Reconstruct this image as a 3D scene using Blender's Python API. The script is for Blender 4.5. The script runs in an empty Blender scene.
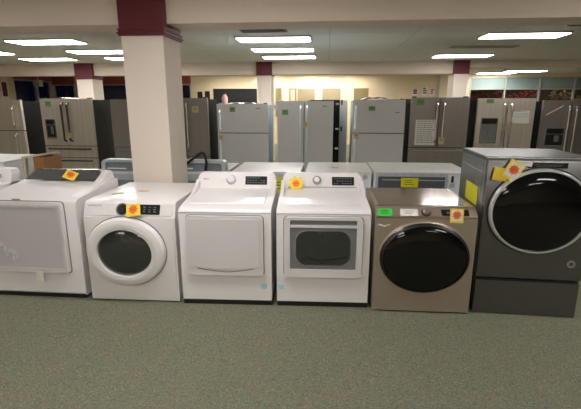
import bpy, bmesh, math, random
from mathutils import Vector, Matrix
random.seed(7)
SC = bpy.context.scene
COL = SC.collection
PI = math.pi

# ------------------------------------------------------------------ materials
def lin(r, g, b):
    f = lambda v: ((v/255+0.055)/1.055)**2.4 if v/255 > 0.04045 else v/255/12.92
    return (f(r), f(g), f(b), 1)

def mat(name, col, rough=.5, metal=0, coat=0, var=0.04, scale=6, bump=0, bscale=200, spec=.5, stretch=None):
    m = bpy.data.materials.new(name); m.use_nodes = True
    nt = m.node_tree; N = nt.nodes; L = nt.links
    b = N['Principled BSDF']
    b.inputs['Roughness'].default_value = rough
    b.inputs['Metallic'].default_value = metal
    b.inputs['Coat Weight'].default_value = coat
    b.inputs['Coat Roughness'].default_value = .08
    b.inputs['Specular IOR Level'].default_value = spec
    tc = N.new('ShaderNodeTexCoord'); mp = N.new('ShaderNodeMapping')
    L.new(tc.outputs['Object'], mp.inputs['Vector'])
    if stretch: mp.inputs['Scale'].default_value = stretch
    no = N.new('ShaderNodeTexNoise'); no.inputs['Scale'].default_value = scale
    no.inputs['Detail'].default_value = 4
    L.new(mp.outputs[0], no.inputs['Vector'])
    mx = N.new('ShaderNodeMix'); mx.data_type = 'RGBA'
    c = Vector(col[:3])
    mx.inputs['A'].default_value = (*(c*(1-var)), 1)
    mx.inputs['B'].default_value = (*[min(1, v*(1+var)) for v in c], 1)
    L.new(no.outputs['Fac'], mx.inputs['Factor'])
    L.new(mx.outputs['Result'], b.inputs['Base Color'])
    if bump:
        n2 = N.new('ShaderNodeTexNoise'); n2.inputs['Scale'].default_value = bscale
        L.new(mp.outputs[0], n2.inputs['Vector'])
        bp = N.new('ShaderNodeBump'); bp.inputs['Strength'].default_value = bump
        bp.inputs['Distance'].default_value = .002
        L.new(n2.outputs['Fac'], bp.inputs['Height']); L.new(bp.outputs[0], b.inputs['Normal'])
    return m

def emit(name, col, s):
    m = bpy.data.materials.new(name); m.use_nodes = True
    b = m.node_tree.nodes['Principled BSDF']
    b.inputs['Base Color'].default_value = col
    b.inputs['Emission Color'].default_value = col
    b.inputs['Emission Strength'].default_value = s
    return m

def glass(name, tint, mixf=.12, rough=.02):
    m = bpy.data.materials.new(name); m.use_nodes = True
    nt = m.node_tree; N = nt.nodes; L = nt.links
    N.remove(N['Principled BSDF'])
    t = N.new('ShaderNodeBsdfTransparent'); t.inputs[0].default_value = tint
    g = N.new('ShaderNodeBsdfGlossy'); g.inputs['Roughness'].default_value = rough
    x = N.new('ShaderNodeMixShader'); x.inputs[0].default_value = mixf
    L.new(t.outputs[0], x.inputs[1]); L.new(g.outputs[0], x.inputs[2])
    L.new(x.outputs[0], N['Material Output'].inputs[0])
    return m

def carpet_mat():
    m = bpy.data.materials.new('carpet'); m.use_nodes = True
    nt = m.node_tree; N = nt.nodes; L = nt.links
    b = N['Principled BSDF']; b.inputs['Roughness'].default_value = .95
    b.inputs['Specular IOR Level'].default_value = .1
    tc = N.new('ShaderNodeTexCoord'); mp = N.new('ShaderNodeMapping')
    mp.inputs['Rotation'].default_value = (0, 0, .6); mp.inputs['Scale'].default_value = (1, 1.7, 1)
    L.new(tc.outputs['Object'], mp.inputs['Vector'])
    vo = N.new('ShaderNodeTexVoronoi'); vo.inputs['Scale'].default_value = 120
    L.new(mp.outputs[0], vo.inputs['Vector'])
    sp = N.new('ShaderNodeSeparateColor'); L.new(vo.outputs['Color'], sp.inputs[0])
    cr = N.new('ShaderNodeValToRGB'); cr.color_ramp.interpolation = 'CONSTANT'
    E = cr.color_ramp.elements
    cols = [(0, (115, 116, 98)), (.28, (126, 123, 106)), (.5, (105, 110, 92)), (.68, (136, 113, 101)), (.78, (105, 120, 111)), (.88, (92, 92, 79)), (.95, (148, 142, 122))]
    while len(E) < len(cols): E.new(.5)
    for e, (p, c) in zip(E, cols): e.position = p; e.color = lin(*c)
    L.new(sp.outputs[0], cr.inputs[0])
    n = N.new('ShaderNodeTexNoise'); n.inputs['Scale'].default_value = 3.5; n.inputs['Detail'].default_value = 5
    L.new(tc.outputs['Object'], n.inputs['Vector'])
    r2 = N.new('ShaderNodeValToRGB')
    r2.color_ramp.elements[0].position = .3; r2.color_ramp.elements[0].color = (.92, .97, .9, 1)
    r2.color_ramp.elements[1].position = .7; r2.color_ramp.elements[1].color = (1.0, .97, .93, 1)
    L.new(n.outputs['Fac'], r2.inputs[0])
    mx = N.new('ShaderNodeMix'); mx.data_type = 'RGBA'; mx.blend_type = 'MULTIPLY'; mx.inputs['Factor'].default_value = 1
    L.new(cr.outputs[0], mx.inputs['A']); L.new(r2.outputs[0], mx.inputs['B'])
    L.new(mx.outputs['Result'], b.inputs['Base Color'])
    bp = N.new('ShaderNodeBump'); bp.inputs['Strength'].default_value = .35; bp.inputs['Distance'].default_value = .006
    L.new(vo.outputs['Distance'], bp.inputs['Height']); L.new(bp.outputs[0], b.inputs['Normal'])
    return m

def ceiling_mat():
    m = mat('ceiling_tile', lin(200, 200, 196), .9, bump=.2, bscale=80, var=.03)
    nt = m.node_tree; N = nt.nodes; L = nt.links; b = N['Principled BSDF']
    br = N.new('ShaderNodeTexBrick'); br.offset = 0; br.squash = 1
    br.inputs['Scale'].default_value = 1; br.inputs['Brick Width'].default_value = 1.42
    br.inputs['Row Height'].default_value = .75; br.inputs['Mortar Size'].default_value = .012
    br.inputs['Color1'].default_value = lin(234, 230, 225); br.inputs['Color2'].default_value = lin(230, 226, 221)
    br.inputs['Mortar'].default_value = lin(212, 209, 200)
    tc = N.new('ShaderNodeTexCoord'); L.new(tc.outputs['Object'], br.inputs['Vector'])
    L.new(br.outputs['Color'], b.inputs['Base Color'])
    return m

M = {}
M['white'] = mat('white_enamel', lin(230, 225, 224), .36, coat=.2, var=.01)
M['white_door'] = mat('white_door_enamel', lin(220, 215, 215), .35, coat=.3, var=.01)
M['plastic_white'] = mat('white_plastic', lin(224, 220, 218), .4, var=.01)
M['silver'] = mat('silver_trim', lin(190, 188, 185), .25, metal=.8)
M['grey_bezel'] = mat('grey_bezel', lin(128, 130, 130), .35, metal=.2)
M['dark_lid'] = mat('dark_glass_lid', lin(80, 80, 80), .18, coat=.5)
M['black_glass'] = mat('black_door_glass', lin(8, 8, 9), .07, coat=.15, var=.1, spec=.35)
M['tint_glass'] = mat('tinted_drum_glass', lin(44, 48, 46), .1, coat=1, var=.3, scale=9)
M['black'] = mat('black_plastic', lin(22, 22, 23), .45)
M['display'] = mat('black_display', lin(26, 28, 32), .15, coat=.5)
M['ink'] = mat('grey_ink', lin(120, 122, 126), .5)
M['bronze'] = mat('champagne_bronze', lin(196, 180, 166), .3, metal=.75, stretch=(1, 1, 20), scale=20, var=.03)
M['bronze_edge'] = mat('champagne_edge', lin(190, 178, 165), .25, metal=.8)
M['chrome'] = mat('chrome', lin(235, 235, 235), .2, metal=.6)
M['slate'] = mat('slate_steel', lin(110, 109, 106), .27, metal=.8, stretch=(1, 1, 20), scale=20, var=.03)
M['slate_side'] = mat('slate_side_panel', lin(110, 112, 108), .32, metal=.35)
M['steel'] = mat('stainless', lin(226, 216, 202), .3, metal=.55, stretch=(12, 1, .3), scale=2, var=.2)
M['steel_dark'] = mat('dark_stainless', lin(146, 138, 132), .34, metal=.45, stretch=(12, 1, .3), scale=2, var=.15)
M['steel_light'] = mat('bright_steel_handle', lin(212, 208, 202), .22, metal=.9)
M['fr_white'] = mat('white_fridge_door', lin(208, 205, 202), .4, var=.02, bump=.1, bscale=300)
M['fr_white2'] = mat('fridge_handle_white', lin(226, 230, 232), .35)
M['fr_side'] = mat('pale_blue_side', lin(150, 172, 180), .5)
M['fr_dark_side'] = mat('dark_fridge_side', lin(38, 38, 36), .6, spec=.3)
M['fr_black_side'] = mat('black_fridge_side', lin(9, 9, 9), .7, spec=.15)
M['recess_dark'] = mat('dark_recess', lin(84, 88, 90), .5, var=.25, scale=10)
M['pale_ink'] = mat('pale_ink', lin(176, 174, 170), .6)
M['galv'] = mat('galvanised_back', lin(186, 194, 198), .45, metal=.2, var=.12, scale=14)
M['galv_dark'] = mat('recess_panel', lin(128, 136, 140), .5, metal=.1, var=.2, scale=10)
M['worn_top'] = mat('cloudy_white_top', lin(222, 220, 214), .32, var=.14, scale=9)
M['rear_white'] = mat('rear_white_panel', lin(232, 234, 234), .5, var=.04)
M['wood'] = mat('orange_brown_wood', lin(150, 104, 62), .5, var=.2, stretch=(1, 1, 8), scale=5)
M['wood_pale'] = mat('pale_board', lin(196, 182, 160), .5, var=.06)
M['yellow'] = mat('yellow_card', lin(246, 214, 70), .6)
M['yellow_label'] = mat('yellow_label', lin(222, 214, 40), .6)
M['paper'] = mat('white_paper', lin(226, 222, 214), .7)
M['red'] = mat('red_print', lin(222, 72, 36), .6)
M['orange'] = mat('orange_print', lin(240, 130, 40), .6)
M['green'] = mat('bright_green_sticker', lin(60, 200, 70), .6)
M['green_dk'] = mat('green_magnet', lin(110, 156, 92), .6)
M['tan_tag'] = mat('tan_card', lin(206, 184, 132), .6)
M['beige'] = mat('beige_paint', lin(222, 204, 170), .85, var=.02, bump=.1)
M['beam'] = mat('beam_paint', lin(236, 220, 204), .85, var=.02, scale=1)
M['pillar'] = mat('pillar_paint', lin(230, 216, 202), .7, var=.015, bump=.15, bscale=60)
M['burgundy'] = mat('burgundy_paint', lin(98, 26, 38), .55, var=.06)
M['valance'] = mat('burgundy_fabric', lin(164, 78, 76), .9, var=.15, stretch=(12, 12, 1))
M['teal_film'] = mat('teal_frosted_glass', lin(142, 160, 154), .4, var=.04, scale=1)
M['frame_pale'] = mat('pale_window_frame', lin(178, 176, 186), .5)
M['frame_grey'] = mat('brushed_window_frame', lin(186, 184, 174), .4, metal=.3)
M['carpet'] = carpet_mat()
M['ceiling'] = ceiling_mat()
M['vent'] = mat('dark_vent', lin(92, 88, 80), .6)
M['vent_frame'] = mat('vent_frame', lin(120, 116, 106), .6)
M['trim_white'] = mat('light_frame', lin(205, 205, 200), .5)
M['light'] = emit('light_diffuser', (1.0, .972, .955, 1), 10.5)
M['glass'] = glass('window_glass', (.55, .6, .75, 1), .06)
M['glass_clear'] = glass('clear_window_glass', (.9, .9, .88, 1), .05)
M['black_handle'] = mat('dark_handle_steel', lin(92, 88, 84), .22, metal=.8)
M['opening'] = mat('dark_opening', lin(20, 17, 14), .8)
M['tan_panel'] = mat('tan_board', lin(150, 136, 106), .8, var=.05)
M['khaki'] = mat('khaki_board', lin(128, 114, 76), .8, var=.08)
M['goods'] = mat('dark_red_goods', lin(140, 32, 30), .6, var=.6, scale=14)
M['goods2'] = mat('brown_goods', lin(112, 84, 54), .6, var=.5, scale=14)
M['pink'] = mat('pink_plastic', lin(206, 164, 148), .5)
M['lamp_pale'] = mat('pale_lamp_case', lin(206, 204, 180), .5)
M['bronze_top'] = mat('champagne_lid', lin(184, 168, 154), .14, metal=.8, coat=.4)
M['blue_film'] = mat('pale_blue_film', lin(172, 214, 224), .4)
M['film'] = glass('plastic_film', (.95, .95, .96, 1), .12, .16)
M['dark_hall'] = mat('dark_hall_wall', lin(48, 40, 34), .9)

# ------------------------------------------------------------------ mesh helpers
def finish(bm, name, m, parent=None, smooth=True, bevel=0, seg=2):
    if bevel:
        es = [e for e in bm.edges if len(e.link_faces) == 2 and e.calc_face_angle(0) > .5]
        bmesh.ops.bevel(bm, geom=es, offset=bevel, segments=seg, affect='EDGES', profile=.5, clamp_overlap=True)
    bmesh.ops.recalc_face_normals(bm, faces=bm.faces)
    me = bpy.data.meshes.new(name); bm.to_mesh(me); bm.free()
    if smooth:
        me.polygons.foreach_set('use_smooth', [True]*len(me.polygons))
        me.set_sharp_from_angle(angle=math.radians(35))
    me.materials.append(M[m])
    o = bpy.data.objects.new(name, me); COL.objects.link(o)
    if parent: o.parent = parent
    return o

def bxm(bm, x0, x1, y0, y1, z0, z1):
    v = [bm.verts.new((x, y, z)) for x in (x0, x1) for y in (y0, y1) for z in (z0, z1)]
    for f in ((0,1,3,2),(4,6,7,5),(0,4,5,1),(2,3,7,6),(0,2,6,4),(1,5,7,3)):
        bm.faces.new([v[i] for i in f])

def box(name, m, x0, x1, y0, y1, z0, z1, parent=None, bevel=0, seg=2):
    bm = bmesh.new(); bxm(bm, x0, x1, y0, y1, z0, z1)
    return finish(bm, name, m, parent, bevel=bevel, seg=seg)

def boxes(name, m, lst, parent=None, bevel=0):
    bm = bmesh.new()
    for b in lst: bxm(bm, *b)
    return finish(bm, name, m, parent, bevel=bevel)

def prismm(bm, poly, axis, a, b, shear=None):
    """poly in the two other axes, extruded along axis 'x' (y,z) or 'y' (x,z)"""
    def P(u, w, t):
        if axis == 'x': return (t, u, w)
        p = [u, t, w]
        if shear: p[1] += shear(w)
        return tuple(p)
    A = [bm.verts.new(P(u, w, a)) for u, w in poly]
    B = [bm.verts.new(P(u, w, b)) for u, w in poly]
    n = len(poly)
    bm.faces.new(A); bm.faces.new(B[::-1])
    for i in range(n): bm.faces.new((A[i], B[i], B[(i+1) % n], A[(i+1) % n]))

def prism(name, m, poly, axis, a, b, parent=None, bevel=0, shear=None, seg=2):
    bm = bmesh.new(); prismm(bm, poly, axis, a, b, shear)
    return finish(bm, name, m, parent, bevel=bevel, seg=seg)

def rrect(x0, x1, z0, z1, r, n=6):
    """rounded rectangle; r = one radius or (bl, br, tr, tl)"""
    if not isinstance(r, tuple): r = (r,)*4
    out = []
    for (cx, cz, rr, a0) in ((x0+r[0], z0+r[0], r[0], PI), (x1-r[1], z0+r[1], r[1], 1.5*PI), (x1-r[2], z1-r[2], r[2], 0), (x0+r[3], z1-r[3], r[3], .5*PI)):
        if rr <= 0: out.append((cx, cz)); continue
        for k in range(n+1):
            t = a0 + k/n*PI/2
            out.append((cx+rr*math.cos(t), cz+rr*math.sin(t)))
    return out

def ring(name, m, outer, inner, y0, y1, parent=None, bevel=0):
    """frame between two outlines with the same number of points, front at y0"""
    bm = bmesh.new(); n = len(outer)
    V = [[bm.verts.new((p[0], y, p[1])) for p in pl] for pl, y in ((outer, y0), (outer, y1), (inner, y0), (inner, y1))]
    for i in range(n):
        j = (i+1) % n
        bm.faces.new((V[0][i], V[0][j], V[2][j], V[2][i]))
        bm.faces.new((V[1][j], V[1][i], V[3][i], V[3][j]))
        bm.faces.new((V[0][j], V[0][i], V[1][i], V[1][j]))
        bm.faces.new((V[2][i], V[2][j], V[3][j], V[3][i]))
    return finish(bm, name, m, parent, bevel=bevel)

def lathe(name, m, cx, cz, prof, parent=None, sx=1, sz=1, n=56, y=0, closed=False):
    """prof: list of (radius, y) turned about the y axis; r=0 ends close"""
    bm = bmesh.new(); rows = []
    for r, yy in prof:
        if r < 1e-6: rows.append([bm.verts.new((cx, y+yy, cz))])
        else: rows.append([bm.verts.new((cx+r*sx*math.cos(2*PI*k/n), y+yy, cz+r*sz*math.sin(2*PI*k/n))) for k in range(n)])
    prs = list(zip(rows, rows[1:]))
    if closed: prs.append((rows[-1], rows[0]))
    for A, B in prs:
        for k in range(n):
            k2 = (k+1) % n
            if len(A) == 1 and len(B) == 1: continue
            if len(A) == 1: bm.faces.new((A[0], B[k], B[k2]))
            elif len(B) == 1: bm.faces.new((A[k2], A[k], B[0]))
            else: bm.faces.new((A[k], A[k2], B[k2], B[k]))
    return finish(bm, name, m, parent)

def tube(name, m, pts, r, parent=None, n=8, sub=4):
    P = [Vector(p) for p in pts]
    if sub > 1 and len(P) > 2:
        Q = []
        for i in range(len(P)-1):
            p0 = P[max(i-1, 0)]; p1 = P[i]; p2 = P[i+1]; p3 = P[min(i+2, len(P)-1)]
            for k in range(sub):
                t = k/sub
                Q.append(.5*((2*p1)+(-p0+p2)*t+(2*p0-5*p1+4*p2-p3)*t*t+(-p0+3*p1-3*p2+p3)*t**3))
        Q.append(P[-1]); P = Q
    bm = bmesh.new(); rows = []
    up = Vector((1, 0, 0)) if abs((P[-1]-P[0]).normalized().x) < .8 else Vector((0, 0, 1))
    for i, p in enumerate(P):
        d = (P[min(i+1, len(P)-1)]-P[max(i-1, 0)]).normalized()
        a = d.cross(up).normalized(); b = d.cross(a)
        rows.append([bm.verts.new(p+r*(math.cos(2*PI*k/n)*a+math.sin(2*PI*k/n)*b)) for k in range(n)])
    for A, B in zip(rows, rows[1:]):
        for k in range(n): bm.faces.new((A[k], A[(k+1) % n], B[(k+1) % n], B[k]))
    bm.faces.new(rows[0]); bm.faces.new(rows[-1][::-1])
    return finish(bm, name, m, parent)

def text(name, s, size, m, loc, parent=None, rot=(PI/2, 0, 0), sx=1):
    cu = bpy.data.curves.new(name, 'FONT'); cu.body = s; cu.size = size
    cu.align_x = 'CENTER'; cu.align_y = 'CENTER'; cu.extrude = .0008
    t = bpy.data.objects.new(name, cu); COL.objects.link(t)
    dg = bpy.context.evaluated_depsgraph_get()
    me = bpy.data.meshes.new_from_object(t.evaluated_get(dg))
    bpy.data.objects.remove(t)
    me.materials.clear(); me.materials.append(M[m])
    o = bpy.data.objects.new(name, me); COL.objects.link(o)
    o.location = loc; o.rotation_euler = rot; o.scale = (sx, 1, 1)
    if parent: o.parent = parent
    return o

def thing(name, label, cat, loc=(0, 0, 0), rz=0, group=None):
    o = bpy.data.objects.new(name, None); COL.objects.link(o)
    o.empty_display_size = .1
    o.location = loc; o.rotation_euler = (0, 0, rz)
    o['label'] = label; o['category'] = cat
    if group: o['group'] = group
    return o
def tag(o, label, cat, group=None):
    o['label'] = label; o['category'] = cat
    if group: o['group'] = group
    return o
def struct(o): o['kind'] = 'structure'; return o

# ------------------------------------------------------------------ the setting
XL, XR, YF, YB, H = -12, 12, -6, 18, 2.85
struct(box('floor', 'carpet', XL-.2, XR+.2, YF-.2, YB+.2, -.1, 0))
struct(box('ceiling', 'ceiling', XL-.2, XR+.2, YF-.2, YB+.2, H, H+.1))
struct(box('wall_right', 'beige', XR, XR+.2, YF, YB, 0, H))
struct(box('wall_front', 'beige', XL, XR, YF-.2, YF, 0, H))
# left wall with a night window
LY0, LY1 = 15.75, 17.96
struct(boxes('wall_left', 'beige', [(XL-.2, XL, YF, LY0, 0, H), (XL-.2, XL, LY1, YB, 0, H), (XL-.2, XL, LY0, LY1, 0, .9), (XL-.2, XL, LY0, LY1, 2.62, H)]))
def window_side():
    w = struct(boxes('window_1', 'frame_pale', [(XL-.14, XL-.06, LY0, LY1, .9, .95), (XL-.14, XL-.06, LY0, LY1, 2.57, 2.62),
        (XL-.14, XL-.06, LY0, LY0+.06, .95, 2.57), (XL-.14, XL-.06, LY1-.06, LY1, .95, 2.57), (XL-.14, XL-.02, 17.0, 17.12, .95, 2.57)]))
    box('pane', 'glass', XL-.11, XL-.095, LY0+.06, LY1-.06, .95, 2.57, w)
window_side()
# back wall: openings
OP = [(-11.96, -11.0, .9, 2.5), (-9.95, -5.82, .9, 2.5), (5.62, 11.9, .8, 2.72)]
def back_wall():
    L = []; x = XL
    for a, b, z0, z1 in OP:
        L.append((x, a, YB, YB+.2, 0, H)); L += [(a, b, YB, YB+.2, 0, z0), (a, b, YB, YB+.2, z1, H)]; x = b
    L.append((x, XR, YB, YB+.2, 0, H))
    struct(boxes('wall_back', 'beige', L))
back_wall()
for i, (a, b, z0, z1, mull) in enumerate([(-11.96, -11.0, .9, 2.5, []), (-9.95, -5.82, .9, 2.5, [-8.6, -7.2])]):
    y0, y1 = YB+.05, YB+.13
    L = [(a, b, y0, y1, z0, z0+.05), (a, b, y0, y1, z1-.05, z1), (a, a+.06, y0, y1, z0+.05, z1-.05), (b-.06, b, y0, y1, z0+.05, z1-.05)]
    L += [(m-.03, m+.03, y0, y1, z0+.05, z1-.05) for m in mull]
    w = struct(boxes('window_%d' % (i+2), 'frame_pale', L))
    box('pane', 'glass', a+.06, b-.06, y0+.03, y0+.045, z0+.05, z1-.05, w)
def window_big():
    a, b, z0, z1 = OP[2]
    ms = [7.0, 8.32, 9.62, 10.9]
    y0, y1 = YB+.02, YB+.12
    L = [(a, b, y0, y1, z0, z0+.06), (a, b, y0, y1, z1-.04, z1), (a, b, y0, y1, 2.235, 2.275)]
    for m in [a+.035]+ms+[b-.035]:
        L += [(m-.024, m+.024, y0-.02, y1, z0+.06, 2.235), (m-.024, m+.024, y0-.02, y1, 2.275, z1-.04)]
    w = struct(boxes('window_4', 'frame_grey', L))
    E = [a]+ms+[b]
    for p, q in zip(E, E[1:]):
        p += .055; q -= .055
        tp = box('transom_pane', 'teal_film', p-.03, q+.03, y0+.04, y0+.055, 2.28, z1-.045, w); tp['label'] = 'teal frosted upper pane'
        box('pane', 'glass_clear', p-.03, q+.03, y0+.04, y0+.055, z0+.07, 2.23, w)
window_big()
# concourse seen through the right-hand windows
struct(boxes('wall_hall', 'dark_hall', [(5.2, 12.6, 20.3, 20.4, 0, 3), (5.1, 5.2, 18.25, 20.4, 0, 3), (12.6, 12.7, 18.25, 20.4, 0, 3)]))
struct(box('floor_hall', 'dark_hall', 5.1, 12.7, 18.21, 20.4, -.1, 0))
struct(box('ceiling_hall', 'dark_hall', 5.1, 12.7, 18.25, 20.4, 3, 3.1))

HL = thing('ceiling_light', 'added unseen lamp that brightens the goods behind the right windows', 'ceiling light', (8.6, 18.75, 2.96))  # unseen lamp added to brighten the goods
box('diffuser', 'light', -1.6, 1.6, -.06, .06, 0, .03, HL); box('frame', 'trim_white', -1.64, 1.64, -.08, .08, .0305, .039, HL)
# beams across the ceiling
struct(box('trim_1', 'beam', XL, XR, 4.5, 4.92, 2.51, H-.001)).name = 'trim_1'
struct(boxes('trim_2', 'beam', [(XL, 3.62, 12.5, 12.92, 2.51, H-.001), (3.62, XR, 12.5, 12.92, 2.66, H-.001)]))
# upper header over the glass and along the far wall
# columns
def column(x0, x1, y0, y1, n, capz=2.4, near=True):
    s = struct(box('pillar', 'pillar', x0, x1, y0, y1, 0, capz, bevel=.006))
    if near:
        bm = bmesh.new()
        e = .012
        bxm(bm, x0-e, x1+e, y0-e, y1+e, capz+.03, H-.001)
        for k, (d, a, b) in enumerate([(.022, 0, .018), (.034, .018, .03), (.02, .03, .055), (.028, .055, .065)]):
            bxm(bm, x0-d, x1+d, y0-d, y1+d, capz+a, capz+b)
    else:
        bm = bmesh.new(); bxm(bm, x0-.02, x1+.02, y0-.03, y1+.02, capz, H-.001)
    finish(bm, 'capital', 'burgundy', s)['label'] = 'burgundy painted top of the pillar'
    return s
column(-2.12, -1.68, 4.4, 4.90, 1, 2.385)
column(-2.04, -1.64, 12.4, 12.98, 2, 2.48, False)
column(3.43, 3.8, 12.4, 12.98, 3, 2.5, False)
column(-7.47, -6.98, 12.4, 12.98, 4, 2.4, False)
column(-11.98, -11.75, 14.7, 15.1, 5, 2.66, False)
# valances over the night windows
v = box('valance', 'valance', -9.98, -5.8, YB-.1, YB-.005, 2.5, 2.84); tag(v, 'burgundy valance across the top of the dark window left of the big pillar', 'valance')
v = box('valance', 'valance', -11.9, -10.95, YB-.1, YB-.005, 2.5, 2.84); tag(v, 'short burgundy valance on the far wall left of the distant left pillar', 'valance')
v = box('valance', 'valance', XL+.005, XL+.1, LY0-.05, LY1, 2.62, 2.84); tag(v, 'burgundy valance over the corner night window at the far left', 'valance')
box('trim_3', 'frame_pale', 4.38, 4.44, YB-.06, YB-.005, 0, 2.84); struct(bpy.data.objects['trim_3'])
for s, pos in (('wall_left', (XL, XL+.02, YF, YB)), ('wall_right', (XR-.02, XR, YF, YB))):
    struct(box('baseboard_'+s[5:], 'burgundy', *pos, 0, .12))

# ------------------------------------------------------------------ ceiling lights and vents
def troffer(x, y, label):
    t = thing('ceiling_light', label, 'ceiling light', (x, y, H-.03), 0, 'fluorescent ceiling lights')
    w, d = 1.33, .54
    bm = bmesh.new()
    for b in ((-w/2, w/2, -d/2, -d/2+.025, 0, .029), (-w/2, w/2, d/2-.025, d/2, 0, .029), (-w/2, -w/2+.025, -d/2+.025, d/2-.025, 0, .029), (w/2-.025, w/2, -d/2+.025, d/2-.025, 0, .029)): bxm(bm, *b)
    finish(bm, 'frame', 'trim_white', t)
    box('diffuser', 'light', -w/2+.026, w/2-.026, -d/2+.026, d/2-.026, -.008, .027, t)
LT = [(-5.27, 7.92, 'ceiling light panel nearest the left edge, above the stainless fridges'),
 (-5.1, 9.5, 'middle-depth ceiling light panel partly hidden by the big pillar, right one of its row'),
 (-7.95, 9.5, 'ceiling light panel cut by the left edge of the photo, at mid depth'),
 (-7.3, 10.95, 'farthest long ceiling light panel on the left, above the dark windows'),
 (-5.0, 10.95, 'farthest ceiling light panel just left of the big pillar, mostly hidden by it'),
 (-.99, 7.95, 'nearest of the three ceiling light panels stacked in a column in the middle'),
 (-.99, 9.5, 'middle one of the three ceiling light panels in the centre column'),
 (-.99, 10.98, 'farthest of the three ceiling light panels in the centre, above the small distant pillar'),
 (3.25, 7.87, 'large ceiling light panel at the upper right, beside the vent'),
 (3.2, 11.05, 'ceiling light panel just above the burgundy top of the distant right pillar'),
 (7.0, 16.4, 'far ceiling light panel beyond the second beam, above the glass front, farther right'),
 (6.35, 17.35, 'far ceiling light panel nearest the glass front on the right')]
for x, y, l in LT: troffer(x, y, l)
for (x, y) in [(-5.2, 3.2), (-1.0, 2.6), (3.2, 2.8), (-5.2, -.2), (-1.0, -.2), (3.2, -.2), (-1, -3.2), (3.2, -3.2), (-5.2, -3.2),
               (-5.2, 14.6), (-1.0, 14.6), (2.4, 14.6), (7.6, 9.5), (-4.0, 16.9), (-2.3, 17.3), (-.6, 17.4), (.8, 17.2)]:  # unseen panels added to light the room and the far wall
    troffer(x, y, 'ceiling light panel added to light the room, outside the picture or hidden by a beam')
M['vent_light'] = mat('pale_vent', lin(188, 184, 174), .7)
def vent(x, y, w, d, label, fr='vent_frame', lo='vent'):
    t = thing('ceiling_vent', label, 'vent', (x, y, H-.02))
    bm = bmesh.new()
    for b in ((-w/2, w/2, -d/2, -d/2+.03, 0, .019), (-w/2, w/2, d/2-.03, d/2, 0, .019), (-w/2, -w/2+.03, -d/2+.03, d/2-.03, 0, .019), (w/2-.03, w/2, -d/2+.03, d/2-.03, 0, .019)): bxm(bm, *b)
    finish(bm, 'frame', fr, t)
    bm = bmesh.new(); n = int((d-.06)/.045)
    for k in range(n):
        y0 = -d/2+.035+k*.045; bxm(bm, -w/2+.03, w/2-.03, y0, y0+.022, .004, .016)
    finish(bm, 'louvre', lo, t)
vent(-1.05, 7.02, .74, .44, 'dark rectangular ceiling vent in the middle, in front of the three light panels')
vent(3.85, 6.85, .72, .42, 'dark ceiling vent at the top right corner')
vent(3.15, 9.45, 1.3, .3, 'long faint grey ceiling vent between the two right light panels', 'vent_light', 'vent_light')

# ------------------------------------------------------------------ price tags
def star_poly(r0, r1, n, ph=0):
    return [((r0 if k % 2 == 0 else r1)*math.cos(PI*k/n+ph), (r0 if k % 2 == 0 else r1)*math.sin(PI*k/n+ph)) for k in range(2*n)]
def price_tag(loc, w, h, label, rot=(0, 0, 0), base='yellow', burst=True, group='yellow sale tags', inner=True):
    """a card facing -y; loc is its centre"""
    t = thing('price_tag', label, 'price tag', loc, 0, group)
    t.rotation_euler = rot
    prism('card', base, rrect(-w/2, w/2, -h/2, h/2, .004, 2), 'y', -.002, .0, t)
    if inner: prism('paper_insert', 'paper', rrect(-w*.40, w*.40, -h*.36, h*.40, .003, 2), 'y', -.0032, -.0021, t)
    if burst:
        prism('burst', 'orange', [(x, z+h*.06) for x, z in star_poly(w*.36, w*.26, 9)], 'y', -.0044, -.0033, t)
        bm = bmesh.new()
        for k, (a, b) in enumerate([(-.22, .2), (-.2, .24), (-.16, .14)]):
            z = h*(.17-.11*k); prismm(bm, [(a*w, z-h*.03), (b*w, z-h*.02), (b*w, z+h*.03), (a*w, z+h*.02)], 'y', -.0056, -.0045)
        finish(bm, 'print', 'red', t)
    return t

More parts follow.
